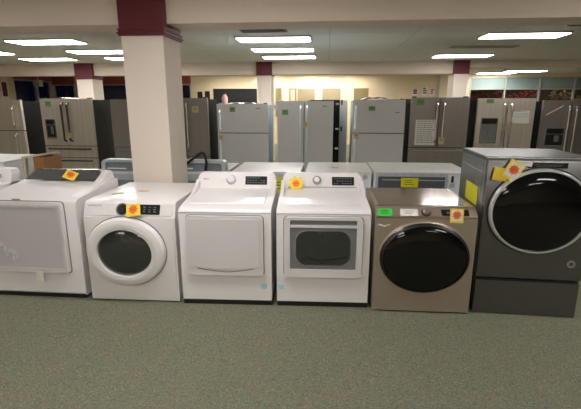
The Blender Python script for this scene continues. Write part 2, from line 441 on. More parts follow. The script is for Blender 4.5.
# ------------------------------------------------------------------ front row: dryers with rear console (white)
def rear_console_dryer(x, y, rz, label, windowed):
    W, D = .78, .74
    t = thing('dryer', label, 'dryer', (x, y, 0), rz)
    w = W/2
    prof = [(0, .045), (0, .815), (.006, .838), (.022, .856), (.05, .866), (.36, .895), (.62, .918), (D, .918), (D, .045)]
    prism('cabinet', 'white', prof, 'x', -w, w, t, bevel=.012)
    # deck panel inset
    prism('deck_panel', 'white', [(.13, .8755), (.135, .881), (.56, .919), (.565, .912)], 'x', -w+.075, w-.075, t, bevel=.003)
    # console, slanted face, rounded shoulders and swept cheeks
    sh = lambda z: (z-.90)*.45
    prism('console', 'white', rrect(-w+.012, w-.012, .88, 1.062, (0, 0, .06, .06), 8), 'y', .60, .66, t, bevel=.012, shear=sh)
    box('console_back', 'white', -w+.05, w-.05, .69, D, .9, 1.04, t, bevel=.01)
    for s in (-1, 1):
        xs = s*(w-.002); xi = s*(w-.035)
        prism('console_cheek', 'white', [(.30, .885), (.42, .912), (.53, .955), (.62, 1.0), (.64, .9)], 'x', min(xs, xi), max(xs, xi), t, bevel=.012)
    sl = lambda z: .60+sh(z)
    # control panel strip
    ang = -math.atan(.45)
    yk = sl(.995)
    k = lathe('knob', 'silver' if windowed else 'plastic_white', 0, 0, [(0, -.04), (.032, -.04), (.038, -.034), (.042, 0)], t, n=28)
    k.location = (-.055 if not windowed else -.05, yk+.002, .993); k.rotation_euler = (ang, 0, 0)
    if windowed:
        kk = lathe('knob_cap', 'white', 0, 0, [(0, -.048), (.022, -.047), (.026, -.040)], k, n=24)
        st = prism('panel_overlay', 'grey_bezel', rrect(-.33, .33, -.003, .003, .003, 2), 'y', -.001, .002, t); st.location = (0, sl(.93)-.001, .935); st.rotation_euler = (ang, 0, 0)
    else:
        kk = lathe('knob_ring', 'silver', 0, 0, [(.043, -.004), (.047, -.004), (.047, 0), (.043, 0)], k, n=28, closed=True)
    d = prism('display', 'display', rrect(-.105, .105, -.042, .04, .004, 2), 'y', -.004, .004, t)
    dx = .19 if not windowed else .20
    d.location = (dx, sl(.99)-.001, .99); d.rotation_euler = (ang, 0, 0)
    bm = bmesh.new()
    for i in range(7):
        for j in range(3):
            if random.random() < .8: bxm(bm, -.088+i*.026, -.072+i*.026, -.0055, -.0045, -.028+j*.024, -.021+j*.024)
    pr = finish(bm, 'display_marks', 'ink', d)
    if not windowed:
        lg = lathe('logo', 'red', 0, 0, [(0, -.002), (.007, -.002), (.007, 0)], t, n=16); lg.location = (-.315, sl(1.0)-.001, 1.0); lg.rotation_euler = (ang, 0, 0)
        text('logo_letters', 'LG', .022, 'ink', (-.292, sl(1.0)-.002, 1.0), t, (PI/2+ang, 0, 0), 1.2)
    # groove along the deck front
    box('seam', 'grey_bezel', -w+.003, w-.003, -.0015, .002, .828, .831, t)
    # door
    dx0, dx1, dz0, dz1 = -.325, .325, .283, .808
    if not windowed:
        dr = prism('door', 'white_door', rrect(dx0, dx1, dz0, dz1, .03, 5), 'y', -.03, -.001, t, bevel=.008)
        ring('door_seam', 'grey_bezel', rrect(dx0-.006, dx1+.006, dz0-.006, dz1+.006, .035, 5), rrect(dx0-.0005, dx1+.0005, dz0-.0005, dz1+.0005, .03, 5), -.004, -.0005, t)
        # raised field with an arched lower edge
        poly = [(-.295, .785), (-.295, .375)] + [(-.295+.59*i/14, .375-.035*math.sin(PI*i/14)) for i in range(1, 14)] + [(.295, .375), (.295, .785)]
        prism('door_field', 'white_door', poly, 'y', -.036, -.0302, dr, bevel=.002)
        bm = bmesh.new(); P = [(-.24+.48*i/16, .352-.03*math.sin(PI*i/16)) for i in range(17)]
        prismm(bm, P+[(a, b-.006) for a, b in P[::-1]], 'y', -.0312, -.0301); finish(bm, 'finger_groove', 'grey_bezel', dr)
    else:
        dr = ring('door', 'white_door', rrect(dx0, dx1, dz0, dz1, .035, 5), rrect(-.275, .275, .355, .785, .012, 5), -.035, -.001, t, bevel=.004)
        ring('door_seam', 'silver', rrect(dx0-.007, dx1+.007, dz0-.007, dz1+.007, .038, 5), rrect(dx0-.0005, dx1+.0005, dz0-.0005, dz1+.0005, .035, 5), -.004, -.0005, t)
        box('handle_recess', 'grey_bezel', -.275, .275, -.02, -.004, .742, .785, dr)
        box('handle', 'white_door', -.278, .278, -.036, -.012, .722, .742, dr, bevel=.004)
        prism('bezel', 'grey_bezel', rrect(-.274, .274, .356, .7215, .01, 3), 'y', -.026, -.006, dr)
        ring('window_rim', 'silver', rrect(-.235, .235, .385, .7, .10, 6), rrect(-.226, .226, .392, .693, .094, 6), -.033, -.0262, dr)
        prism('window_glass', 'tint_glass', rrect(-.226, .226, .392, .693, .094, 6), 'y', -.030, -.0262, dr)
        bm = bmesh.new()
        P = [(-.20+.4*i/12, .475-.03*math.sin(PI*i/12)) for i in range(13)]
        prismm(bm, P+[(a, b-.008) for a, b in P[::-1]], 'y', -.0312, -.0301)
        finish(bm, 'drum_line', 'black', dr)
    box('toe_kick', 'black', -w+.004, w-.004, .002, D-.02, .001, .0445, t)
    xx = -w+.03 if windowed else w-.07
    box('blue_film_corner', 'blue_film', xx-.02, xx+.03, -.0015, -.0005, .155, .195, t)
    return t
d3 = rear_console_dryer(-.845, 3.32, math.radians(2.2), 'white dryer with a plain solid square door, third large machine from left', False)
d4 = rear_console_dryer(-.02, 3.35, math.radians(2.2), 'white dryer with a dark see-through window in a square door', True)

# ------------------------------------------------------------------ second machine: white front-loader, round door, slanted panel
def front_loader(x, y, rz):
    W, D = .80, .93; w = W/2
    t = thing('front_load_washer', 'white front-load washer with a round white-rimmed porthole door', 'washing machine', (x, y, 0), rz)
    prof = [(0, .014), (0, .772), (.01, .778), (.056, .885), (.075, .896), (.11, .90), (D, .90), (D, .014)]
    prism('cabinet', 'white', prof, 'x', -w, w, t, bevel=.014)
    # darker side panel
    box('side_panel', 'rear_white', w-.001, w+.003, .07, D-.03, .05, .83, t)
    # bowed front panel below the console
    poly = [(0, .015)] + [(-.03*math.sin(PI*k/12)-.001, .018+.750*k/12) for k in range(13)] + [(0, .77)]
    prism('front_panel', 'white', [(p[0]*.5, p[1]) for p in poly], 'x', -w+.012, w-.012, t, bevel=.004)
    # slanted control panel: slope .07 in z over .08 in y
    sy = lambda z: .01+(z-.778)*(.046/.107)
    ang = -math.atan(.046/.107)
    pn = prism('control_panel', 'plastic_white', rrect(-w+.02, w-.02, -.050, .050, .012, 3), 'y', -.006, .006, t, bevel=.003)
    pn.location = (0, sy(.833)-.003, .833); pn.rotation_euler = (ang, 0, 0)
    dsp = prism('display', 'display', rrect(.055, .27, -.040, .046, .004, 2), 'y', -.009, -.0062, pn)
    bm = bmesh.new()
    for i in range(4):
        for j in range(3): bxm(bm, .08+i*.045, .102+i*.045, -.0105, -.0092, -.02+j*.02, -.013+j*.02)
    finish(bm, 'display_marks', 'ink', dsp)
    k = lathe('knob', 'black', -.06, .002, [(0, -.034), (.028, -.034), (.034, -.028), (.046, -.0062)], pn, n=30)
    lathe('knob_ring', 'silver', -.06, .002, [(.047, -.010), (.054, -.010), (.054, -.0062), (.047, -.0062)], pn, n=30, closed=True)
    text('logo_letters', 'SAMSUNG', .021, 'ink', (-.30, -.0066, .032), pn, (PI/2, 0, 0), 1.25)
    # round door
    cx, cz = .0, .47
    cx = -.035; cz = .475
    R = lathe('door', 'white', cx, cz, [(.36, -.014), (.36, -.035), (.345, -.058), (.31, -.072), (.275, -.072), (.25, -.058), (.245, -.03)], t, sx=.97, sz=.85, n=72)
    lathe('door_seam', 'grey_bezel', cx, cz, [(.361, -.018), (.368, -.018), (.368, -.010), (.361, -.010)], t, sx=.97, sz=.85, n=72, closed=True)
    lathe('inner_ring', 'plastic_white', cx, cz-.003, [(.285, -.0725), (.285, -.078), (.25, -.074), (.244, -.05)], R, sx=.97, sz=.84, n=64)
    lathe('door_glass', 'tint_glass', cx, cz-.003, [(.245, -.052), (.22, -.062), (.12, -.078), (0, -.082)], R, sx=.965, sz=.83, n=64)
    lathe('drum_opening', 'black', cx, cz-.003, [(.248, -.03), (0, -.03)], R, sx=.965, sz=.83, n=64)
    box('toe_kick', 'black', -w+.02, w-.02, .02, D-.02, .001, .0135, t)
    return t
d2 = front_loader(-1.673, 3.31, math.radians(1.0))

# ------------------------------------------------------------------ champagne front-loader
def champagne_washer(x, y, rz):
    W, D = .80, .84; w = W/2
    t = thing('front_load_washer', 'champagne bronze front-load washer with a big round black glass door', 'washing machine', (x, y, 0), rz)
    prof = [(0, .014), (0, .82), (.012, .827), (.012, .834), (.0, .838), (.06, .888), (.075, .897), (.10, .90), (D, .90), (D, .014)]
    prism('cabinet', 'bronze', prof, 'x', -w, w, t, bevel=.008)
    box('top_edge', 'bronze_edge', -w+.012, w-.012, .085, .10, .8995, .903, t)
    prism('top_panel', 'bronze_top', rrect(-w+.03, w-.03, 0, .006, .002, 1), 'y', .12, D-.02, t).location = (0, 0, .9)
    ang = -math.atan(.06/.05)
    pn = prism('control_panel', 'bronze', rrect(-w+.012, w-.012, -.028, .034, .004, 2), 'y', -.003, .003, t)
    pn.location = (0, .03, .862); pn.rotation_euler = (ang, 0, 0)
    k = lathe('knob', 'bronze_edge', .0, .0, [(0, -.03), (.02, -.03), (.026, -.024), (.03, -.0032)], pn, n=28)
    lathe('knob_ring', 'black', .0, .0, [(.031, -.006), (.038, -.006), (.038, -.0032), (.031, -.0032)], pn, n=28, closed=True)
    k.location.x = 0.0
    d = prism('display', 'display', rrect(.12, .335, -.027, .032, .003, 2), 'y', -.005, -.0031, pn)
    text('display_digits', '88', .03, 'ink', (.175, -.006, 0), d, (PI/2, 0, 0))
    cx, cz = .0, .493
    lathe('door_trim', 'bronze', cx, cz, [(.355, -.001), (.385, -.001), (.382, -.016), (.368, -.02)], t, sx=.965, sz=.80, n=72)
    R = lathe('door', 'black_glass', cx, cz, [(.372, -.002), (.370, -.03), (.35, -.048), (.29, -.062), (.2, -.074), (0, -.083)], t, sx=.965, sz=.80, n=72)
    lathe('door_band', 'black', cx, cz, [(.368, -.034), (.352, -.0485), (.347, -.0525), (.368, -.038)], R, sx=.965, sz=.80, n=72, closed=True)
    prism('torn_film', 'paper', [(-w+.02, .765), (-w+.07, .745), (-w+.13, .775), (-w+.07, .757), (-w+.03, .772)], 'y', -.003, -.0005, t)
    box('toe_kick', 'black', -w+.02, w-.02, .02, D-.02, .001, .0135, t)
    return t
d5 = champagne_washer(.80, 3.315, math.radians(.6))

# ------------------------------------------------------------------ slate washer on pedestal
def slate_washer(x, y, rz):
    W, D = .80, .76; w = W/2
    g = thing('storage_pedestal', 'slate grey drawer pedestal carrying the tallest washer at the right edge', 'pedestal', (x, y, 0), rz)
    box('cabinet', 'slate', -w, w, .03, D, .003, .318, g, bevel=.006)
    dr = box('drawer', 'slate', -w+.003, w-.003, 0, .028, .006, .30, g, bevel=.008)
    box('drawer_lip', 'black', -w+.02, w-.02, -.001, .02, .302, .316, dr)
    t = thing('front_load_washer', 'tall slate grey front-load washer with chrome-rimmed dark door, on a drawer pedestal', 'washing machine', (x, y, .3185), rz)
    top = .985
    prof = [(.004, .008), (.0, .05), (.0, top-.018), (.006, top-.006), (.02, top), (.07, top), (D, top), (D, .001), (.02, .001)]
    prism('cabinet', 'slate', prof, 'x', -w, w, t, bevel=.008)
    box('side_panel', 'slate_side', -w-.003, -w+.001, .035, D-.02, .03, top-.03, t)
    box('side_panel', 'slate_side', w-.001, w+.003, .035, D-.02, .03, top-.03, t)
    box('top_panel', 'slate_side', -w+.01, w-.01, .09, D-.01, top-.001, top+.006, t, bevel=.002)
    box('top_trim', 'chrome', -w+.008, w-.008, .05, .062, top-.004, top+.003, t)
    # black control strip
    c = prism('control_strip', 'display', rrect(-.105, .175, .918, .958, .004, 2), 'y', -.004, .0, t)
    bm = bmesh.new()
    for k in range(16): bxm(bm, -.075+k*.0135, -.066+k*.0135, -.0052, -.0042, .940, .944)
    for k in range(9): bxm(bm, -.05+k*.02, -.038+k*.02, -.0052, -.0042, .930, .933)
    finish(bm, 'strip_marks', 'ink', c)
    lathe('power_ring', 'ink', -.09, .938, [(.006, -.005), (.009, -.005), (.009, -.0042), (.006, -.0042)], c, n=20, closed=True)
    # door
    cx, cz = .01, .575
    R = lathe('door', 'chrome', cx, cz, [(.352, -.001), (.375, -.001), (.375, -.03), (.366, -.044), (.354, -.045), (.350, -.035)], t, sx=1.0, sz=.905, n=80)
    lathe('door_shadow_gap', 'black', cx, cz, [(.376, -.006), (.388, -.003), (.388, -.001), (.376, -.001)], t, sx=1.0, sz=.905, n=80, closed=True)
    lathe('door_glass', 'black_glass', cx, cz, [(.353, -.036), (.33, -.05), (.25, -.068), (.12, -.08), (0, -.083)], R, sx=1.0, sz=.905, n=80)
    # round energy emblem, lower right
    e = lathe('emblem', 'silver', .31, .15, [(0, -.002), (.032, -.002), (.032, .0)], t, n=24)
    lathe('emblem_core', 'slate', .31, .15, [(0, -.003), (.018, -.003), (.018, -.0021)], e, n=6)
    # reflection on the left flank, built as a yellow patch and bright strips
    L = box('yellow_patch', 'yellow_label', -w-.006, -w-.0032, .18, .52, top-.42, top-.26, t); L['label'] = 'yellow patch standing for a reflection on the flank'
    box('flank_reflection', 'silver', -w-.006, -w-.0032, .06, D-.06, top-.123, top-.117, t)
    for yy in (.10, .32): box('flank_reflection', 'silver', -w-.006, -w-.0032, yy, yy+.006, .3, top-.06, t)
    return t
d6 = slate_washer(1.645, 3.34, math.radians(-2.6))

# ------------------------------------------------------------------ first machine: white with film-covered door and dark sloping console
def hamper_dryer(x, y, rz):
    W, D = .89, .76; w = W/2
    t = thing('dryer', 'white dryer with film-wrapped square door and dark grey console', 'dryer', (x, y, 0), rz)
    prof = [(.0, .055), (0, .88), (.01, .9), (.035, .912), (.55, .965), (.62, .97), (D, .97), (D, .03), (.02, .03)]
    prism('cabinet', 'white', prof, 'x', -w, w, t, bevel=.018)
    # dark console, sloping face
    prism('console_glass', 'dark_lid', [(-.42, .978), (.335, .978), (.315, 1.06), (.29, 1.07), (-.33, 1.07), (-.355, 1.06)], 'y', .56, .60, t, bevel=.004, shear=lambda z: (z-.97)*1.0)
    box('console_body', 'white', -.34, .30, .70, D, .95, 1.062, t, bevel=.01)
    # sweeping white cheek at the right
    prism('console_cheek', 'white', [(.10, .92), (.3, .942), (.50, .975), (.60, 1.02), (.67, 1.058), (.70, 1.062), (.74, 1.03), (D, .98), (D, .94)], 'x', w-.105, w-.035, t, bevel=.02)
    prism('console_cheek', 'white', [(.25, .935), (.45, .955), (.6, .972), (.72, .975), (D, .97), (D, .94)], 'x', -w+.004, -w+.03, t, bevel=.015)
    text('console_marks', '- -- ---', .03, 'ink', (.1, .592, 1.03), t, (PI/4, 0, 0))
    # door
    dr = prism('door', 'white_door', rrect(-.425, .335, .25, .895, .03, 6), 'y', -.03, -.001, t, bevel=.008)
    dr['label'] = 'large square door'
    ring('door_frame', 'white', rrect(-.42, .33, .255, .89, .03, 6), rrect(-.385, .295, .295, .85, .03, 6), -.036, -.0302, dr, bevel=.002)
    ring('door_seam', 'grey_bezel', rrect(-.433, .343, .242, .903, .035, 6), rrect(-.4255, .3355, .2495, .8955, .03, 6), -.004, -.0005, t)
    # crinkled protective film
    bm = bmesh.new(); nx, nz = 26, 22
    g = [[bm.verts.new((-.42+.74*i/nx, -.040-.006*random.random()-.004*math.sin(i*1.3+j*.8), .27+.60*j/nz)) for j in range(nz+1)] for i in range(nx+1)]
    for i in range(nx):
        for j in range(nz): bm.faces.new((g[i][j], g[i+1][j], g[i+1][j+1], g[i][j+1]))
    finish(bm, 'protective_film', 'film', dr)
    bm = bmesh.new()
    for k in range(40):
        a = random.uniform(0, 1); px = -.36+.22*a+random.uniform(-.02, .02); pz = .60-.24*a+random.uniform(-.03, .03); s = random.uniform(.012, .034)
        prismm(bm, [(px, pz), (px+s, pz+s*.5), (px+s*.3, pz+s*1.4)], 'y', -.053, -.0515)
    finish(bm, 'film_glints', 'white', dr)  # highlights on the film modelled as small white slivers
    prism('tape_tab', 'paper', rrect(.03, .085, .17, .265, .006, 3), 'y', -.038, -.0305, t)
    tb = box('latch_tape', 'tan_panel', -.12, -.05, -.012, -.001, .907, .917, t)
    box('base_strip', 'black', -w+.02, w-.015, .012, D-.02, .001, .054, t)
    return t
d1 = hamper_dryer(-2.58, 3.315, 0)

# machine cut by the left edge
def edge_washer():
    t = thing('washing_machine', 'white machine cut off by the left edge, its control knobs just visible', 'washing machine', (-3.67, 3.38, 0), 0)
    w = .43
    prism('cabinet', 'white', [(0, .04), (0, .87), (.03, .90), (.6, .92), (.8, .92), (.8, .03)], 'x', -w, w, t, bevel=.015)
    prism('console', 'white', rrect(-w, w, .88, 1.055, (0, 0, .06, .06), 6), 'y', .60, .72, t, bevel=.01, shear=lambda z: (z-.9)*.4)
    for kx in (.20, .30):
        k = lathe('knob', 'silver', 0, 0, [(0, -.03), (.022, -.03), (.027, 0)], t, n=20); k.location = (kx, .63, .985); k.rotation_euler = (-.38, 0, 0)
    box('base_strip', 'black', -w+.02, w-.02, .02, .78, .001, .039, t)
edge_washer()

# ------------------------------------------------------------------ tags on the front row
price_tag((-1.612, 3.287, .845), .125, .105, 'yellow sale tag with orange burst hanging over the round-door white washer panel', rot=(-.458, -.2, 0), inner=False)
def sun_tag():
    t = thing('price_tag', 'star-shaped yellow sticker with orange centre on the windowed white dryer', 'price tag', (-.29, 3.93, .972), 0, 'yellow sale tags')
    t.rotation_euler = (-math.atan(.45), 0, .05)
    prism('card', 'yellow', star_poly(.085, .055, 8, .2), 'y', -.002, 0, t)
    prism('burst', 'orange', star_poly(.04, .03, 8), 'y', -.0032, -.0021, t)
    prism('print', 'red', [(-.02, -.004), (.02, 0), (.02, .006), (-.02, .003)], 'y', -.0042, -.0033, t)
sun_tag()
price_tag((-2.52, 3.893, 1.026), .12, .10, 'yellow tag lying on the dark console of the leftmost large dryer', rot=(-PI/4, .35, 0), burst=True, inner=False)
price_tag((1.03, 3.305, .852), .105, .115, 'yellow-edged sale tag on the control panel of the champagne washer', rot=(-.12, 0, 0))
price_tag((1.42, 3.322, 1.215), .12, .15, 'tilted yellow sale tag over the door rim of the tall slate washer', rot=(-.05, .5, 0))
price_tag((1.335, 3.335, 1.185), .11, .10, 'plain yellow card tucked behind the tilted tag on the slate washer', rot=(0, .15, 0), burst=False, inner=False)
def sticker(name, label, m, loc, w, h, rot, marks='ink', grp=None, n=3, cat='sticker'):
    t = thing(name, label, cat, loc, 0, grp); t.rotation_euler = rot
    prism('card', m, rrect(-w/2, w/2, -h/2, h/2, .003, 2), 'y', -.0015, 0, t)
    bm = bmesh.new()
    for k in range(n):
        z = h*(.2-.2*k); prismm(bm, [(-.3*w, z), (w*random.uniform(.1, .35), z), (w*random.uniform(.1, .35), z+h*.05), (-.3*w, z+h*.05)], 'y', -.0025, -.0016)
    finish(bm, 'print', marks, t)
    return t
a5 = -math.atan(.06/.05)
sticker('sticker', 'bright green sticker at the left end of the champagne washer panel', 'green', (.475, 3.333, .862), .115, .075, (a5, 0, 0), 'black')
sticker('sticker', 'white paper label beside the green sticker on the champagne washer', 'paper', (.665, 3.337, .864), .14, .07, (a5, 0, 0))
sticker('sticker', 'white strip label at the top of the tall slate washer beside its tilted tag', 'paper', (1.50, 3.333, 1.27), .12, .035, (0, .12, 0), n=1)

def lid_sticker(x, y, z, m, label, rz):
    o = box('sticker', m, -.05, .05, -.035, .035, 0, .0015); o.location = (x, y, z); o.rotation_euler = (0, 0, rz); tag(o, label, 'sticker')
M['pale_green'] = mat('pale_green_sticker', lin(176, 204, 150), .6); M['pale_orange'] = mat('pale_orange_sticker', lin(226, 186, 150), .6)
lid_sticker(-1.93, 3.66, .9005, 'pale_green', 'faint green sticker on the lid of the round-door white washer, the left one', .3)
lid_sticker(-1.74, 3.80, .9005, 'pale_orange', 'faint orange sticker on the lid of the round-door white washer, the right one', -.2)
# ------------------------------------------------------------------ second row: machines with their backs to us
RY = 5.15
def rear_machine(x0, x1, z, label, console=0, recess=None, plate='rear_white', topm='worn_top', cat='washing machine', name='washing_machine'):
    t = thing(name, label, cat, ((x0+x1)/2, RY, 0)); w = (x1-x0)/2
    D = .84
    box('cabinet', plate, -w, w, .012, D, .03, z-.03, t, bevel=.006)
    box('lid', topm, -w-.004, w+.004, 0, D+.01, z-.029, z, t, bevel=.008)
    bm = bmesh.new(); bxm(bm, -w+.02, w-.02, .02, D-.02, .001, .029)
    finish(bm, 'toe_kick', 'black', t)
    if recess:
        a, b, c, d, m = recess
        p = ring('rear_frame', 'galv', rrect(a, b, c, d, .012, 3), rrect(a+.03, b-.03, c+.03, d-.045, .008, 3), -.004, .011, t)
        box('rear_panel', m, a+.03, b-.03, .004, .0115, c+.03, d-.045, t)
    if console:
        ring('console_shell', 'galv', rrect(-w, w, z+.002, z+console, (0, 0, .06, .06), 5), rrect(-w+.05, w-.05, z+.004, z+console-.035, (0, 0, .03, .03), 5), 0, .13, t, bevel=.004)
        box('console_panel', 'galv_dark', -w+.05, w-.05, .03, .05, z+.003, z+console-.035, t)
        box('console_bar', 'rear_white', -w+.07, -w+.32, .012, .029, z+.03, z+.045, t)
    return t
rear_machine(-5.1, -4.25, .965, 'white machine in the second row peeking up at the left edge')
A = rear_machine(-2.90, -2.17, .86, 'grey-backed washer with raised console, just left of the big pillar', console=.155, recess=(-.33, .33, .2, .8, 'galv_dark'), plate='galv')
B = rear_machine(-2.02, -1.27, .87, 'grey-backed washer with raised console, just right of the big pillar', console=.145, recess=(-.33, .34, .2, .8, 'galv_dark'), plate='galv')
C = rear_machine(-1.19, -.33, .885, 'white-topped machine directly behind the plain-door dryer', recess=(-.38, .39, .3, .85, 'galv'), plate='galv')
D_ = rear_machine(-.26, .545, .895, 'cloudy white-topped machine directly behind the windowed dryer', plate='rear_white')
E_ = rear_machine(.575, 1.72, .905, 'wide machine showing an open grey back behind the champagne washer', recess=(-.55, .31, .35, .892, 'recess_dark'), plate='rear_white')
# details on their backs
r = lathe('vent_cap', 'galv', .33, .835, [(0, -.008), (.028, -.008), (.03, .011)], D_, n=24)
bm = bmesh.new()
for k in range(7): bxm(bm, -.44+k*.11, -.425+k*.11, -.008, -.0041, .868, .882)
finish(bm, 'screws', 'chrome', E_)
boxes('rear_crossbar', 'galv', [(-.47, .32, -.004, .0035, .80, .81)], E_)
box('vent_slot', 'black', .355, .38, .004, .0115, .78, .86, E_)
boxes('vent_knob', 'galv', [(.34, .395, -.002, .011, .72, .77)], E_)
for s, (x, l, w_, h_, z_) in enumerate([(1.005, 'yellow energy label on the open grey back behind the champagne washer', .205, .115, .775), (-.60, 'yellow-green label seen in the gap between the two square-door dryers', .13, .2, .71)]):
    sticker('yellow_patch', l, 'yellow_label', (x, RY-.007, z_), w_, h_, (0, 0, 0), 'black', 'yellow energy labels', cat='label')
hz = tag(tube('drain_hose', 'black', [(-1.80, 5.10, .94), (-1.66, 5.09, 1.05), (-1.56, 5.1, 1.115), (-1.52, 5.11, 1.09), (-1.505, 5.12, .99), (-1.52, 5.125, .88), (-1.51, 5.13, .5)], .017, sub=6), 'black hose looping over the console of the machine right of the pillar', 'hose')
# white wire rack edge behind champagne washer on the right handled by machine E
for k, (x0, x1, yy, zz, l) in enumerate([(.02, .16, 5.45, .895, 'small crumpled white paper on the machine behind the windowed dryer')]):
    bm = bmesh.new(); n = 6
    g = [[bm.verts.new((x0+(x1-x0)*i/n, yy+.1*j/n, zz+.002+.02*random.random())) for j in range(n+1)] for i in range(n+1)]
    for i in range(n):
        for j in range(n): bm.faces.new((g[i][j], g[i+1][j], g[i+1][j+1], g[i][j+1]))
    o = finish(bm, 'crumpled_paper', 'paper', smooth=False); sm = o.modifiers.new('s', 'SOLIDIFY'); sm.thickness = .002
    tag(o, l, 'paper')

# wooden stand behind the dark console
def stand():
    t = thing('wooden_stool', 'orange brown wooden stool with a pale top behind the leftmost dryer', 'stool', (-3.80, 5.3, 0), -.1)
    o = prism('seat', 'wood_pale', [(-.21, 1.005), (.09, 1.05), (.09, 1.078), (-.21, 1.03)], 'y', -.12, .22, t, bevel=.006)
    for x, y in ((.0, -.09), (.10, -.09), (.0, .17), (.10, .17)): box('leg', 'wood', x-.025, x+.025, y-.02, y+.02, .001, 1.03, t, bevel=.004)
    for x in (-.2,): prism('leg', 'wood_pale', [(-.28, .001), (-.24, .001), (-.17, 1.005), (-.21, 1.0)], 'y', -.1, -.06, t)
    prism('leg', 'wood_pale', [(-.28, .001), (-.24, .001), (-.17, 1.005), (-.21, 1.0)], 'y', .14, .18, t)
    boxes('front_apron', 'wood', [(-.03, .13, -.125, -.111, .84, 1.03), (.125, .13, -.11, .19, .84, 1.03), (-.03, -.025, -.11, .19, .84, 1.03)], t, bevel=.003)
    boxes('rung', 'wood', [(.025, .075, -.1, -.08, .3, .34), (.025, .075, .16, .18, .3, .34)], t)
stand()

# ------------------------------------------------------------------ refrigerators
FY = 8.0
def handle_bar(name, m, x, z0, z1, parent, bow=.0, out=.05, r=.016, y=0):
    n = 6; pts = [(x, y-.0, z0)] + [(x+bow*math.sin(PI*k/n), y-out, z0+.03+(z1-z0-.06)*k/n) for k in range(n+1)] + [(x, y-.0, z1)]
    return tube(name, m, pts, r, parent, n=8, sub=3)
def hbar(m, x0, x1, z, parent, r=.012, out=.045):
    return tube('handle', m, [(x0, 0, z), (x0+.02, -out, z), ((x0+x1)/2, -out, z), (x1-.02, -out, z), (x1, 0, z)], r, parent, sub=3)
def fridge(x0, x1, zt, label, style, door, side, hand, seam=1.18, y=FY, vs=.5, rz=0, disp=None, drawers=(.86,), hx=None, hz=None, D=.74, logo=None, dm=None):
    t = thing('refrigerator', label, 'refrigerator', ((x0+x1)/2, y, 0), rz); w = (x1-x0)/2
    box('body', side, -w+.004, w-.004, .072, D, .03, zt-.02, t, bevel=.004)
    doors = []
    g = .008
    if style == 'top_freezer':
        doors.append(box('freezer_door', door, -w, w, 0, .065, seam+g, zt, t, bevel=.012))
        doors.append(box('fridge_door', door, -w, w, 0, .065, .10, seam-g, t, bevel=.012))
        xs = -w+.055 if hx is None else hx
        handle_bar('handle', hand, xs, seam+.07, zt-.12 if hz is None else hz, doors[0], r=.02, out=.05)
        handle_bar('handle', hand, xs, seam-.55, seam-.06, doors[1], r=.02, out=.05)
    elif style == 'side_by_side':
        xv = -w+2*w*vs
        doors.append(box('freezer_door', door, -w, xv-g, 0, .065, .10, zt, t, bevel=.012))
        doors.append(box('fridge_door', door, xv+g, w, 0, .065, .10, zt, t, bevel=.012))
        handle_bar('handle', hand, xv-.06, .75, zt-.1, doors[0], r=.018)
        handle_bar('handle', hand, xv+.06, .75, zt-.1, doors[1], r=.018)
    else:
        xv = -w+2*w*vs; zb = drawers[0]
        doors.append(box('fridge_door', door, -w, xv-g, 0, .065, zb+g, zt, t, bevel=.012))
        doors.append(box('fridge_door', door, xv+g, w, 0, .065, zb+g, zt, t, bevel=.012))
        b = .05
        handle_bar('handle', hand, xv-.06, zb+.10, zt-.09, doors[0], bow=.0, r=.02, out=.065)
        handle_bar('handle', hand, xv+.06, zb+.10, zt-.09, doors[1], bow=.0, r=.02, out=.065)
        zs = list(drawers)+[.10]
        for a, c in zip(zs, zs[1:]):
            dd = box('freezer_drawer', door, -w, w, 0, .065, c+g, a-g, t, bevel=.012)
            hbar(hand, -w+.1, w-.1, a-.055, dd, r=.014)
    box('gasket', 'black', -w+.015, w-.015, .045, .0715, .095, zt-.03, t)
    if disp:
        dx, z0, z1, dw = disp
        d = ring('dispenser', 'grey_bezel' if dm is None else dm, rrect(dx, dx+dw, z0, z1, .012, 3), rrect(dx+.015, dx+dw-.015, z0+.03, z1-.12, .01, 3), -.01, .0, doors[0])
        box('dispenser_recess', 'grey_bezel' if dm == 'silver' else 'black', dx+.015, dx+dw-.015, -.003, -.0005, z0+.03, z1-.12, d)
        box('dispenser_display', 'display', dx+.02, dx+dw-.02, -.013, -.0101, z1-.105, z1-.015, d)
        box('dispenser_paddle', 'grey_bezel', dx+dw*.5, dx+dw*.72, -.02, -.004, z0+.09, z1-.14, d, bevel=.005)
        box('dispenser_tray', 'silver', dx+.03, dx+dw-.03, -.03, -.0101, z0+.012, z0+.03, d, bevel=.003)
    for s in (-1, 1):
        box('hinge_cap', 'black' if s > 0 else side, s*(w-.06)-.03, s*(w-.06)+.03, .03, .12, zt-.0, zt+.018, t, bevel=.004)
    if logo: box('badge', 'ink', logo[0]-.04, logo[0]+.04, -.003, -.0005, logo[1]-.008, logo[1]+.008, doors[-1])
    box('toe_grille', 'black', -w+.02, w-.02, .06, D-.05, .001, .029, t)
    box('base_panel', side, -w+.01, w-.01, .03, .068, .03, .09, t)
    return t
fridge(-7.05, -6.04, 1.775, 'stainless top-freezer refrigerator cut by the left edge, its side black', 'top_freezer', 'steel', 'fr_black_side', 'steel_light', seam=1.18, hx=.36)
fridge(-5.63, -4.58, 1.80, 'stainless four-door refrigerator with dispenser and two lower drawers, far left', 'french', 'steel', 'fr_dark_side', 'black_handle', disp=(-.46, 1.03, 1.41, .21), drawers=(.885, .65), vs=.5)
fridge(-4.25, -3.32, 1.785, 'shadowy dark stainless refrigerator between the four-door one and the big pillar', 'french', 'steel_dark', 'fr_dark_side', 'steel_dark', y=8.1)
fridge(-3.22, -2.28, 1.81, 'dark grey refrigerator half hidden just right of the big pillar', 'french', 'steel_dark', 'fr_black_side', 'steel_light', drawers=(.70,), vs=.52)
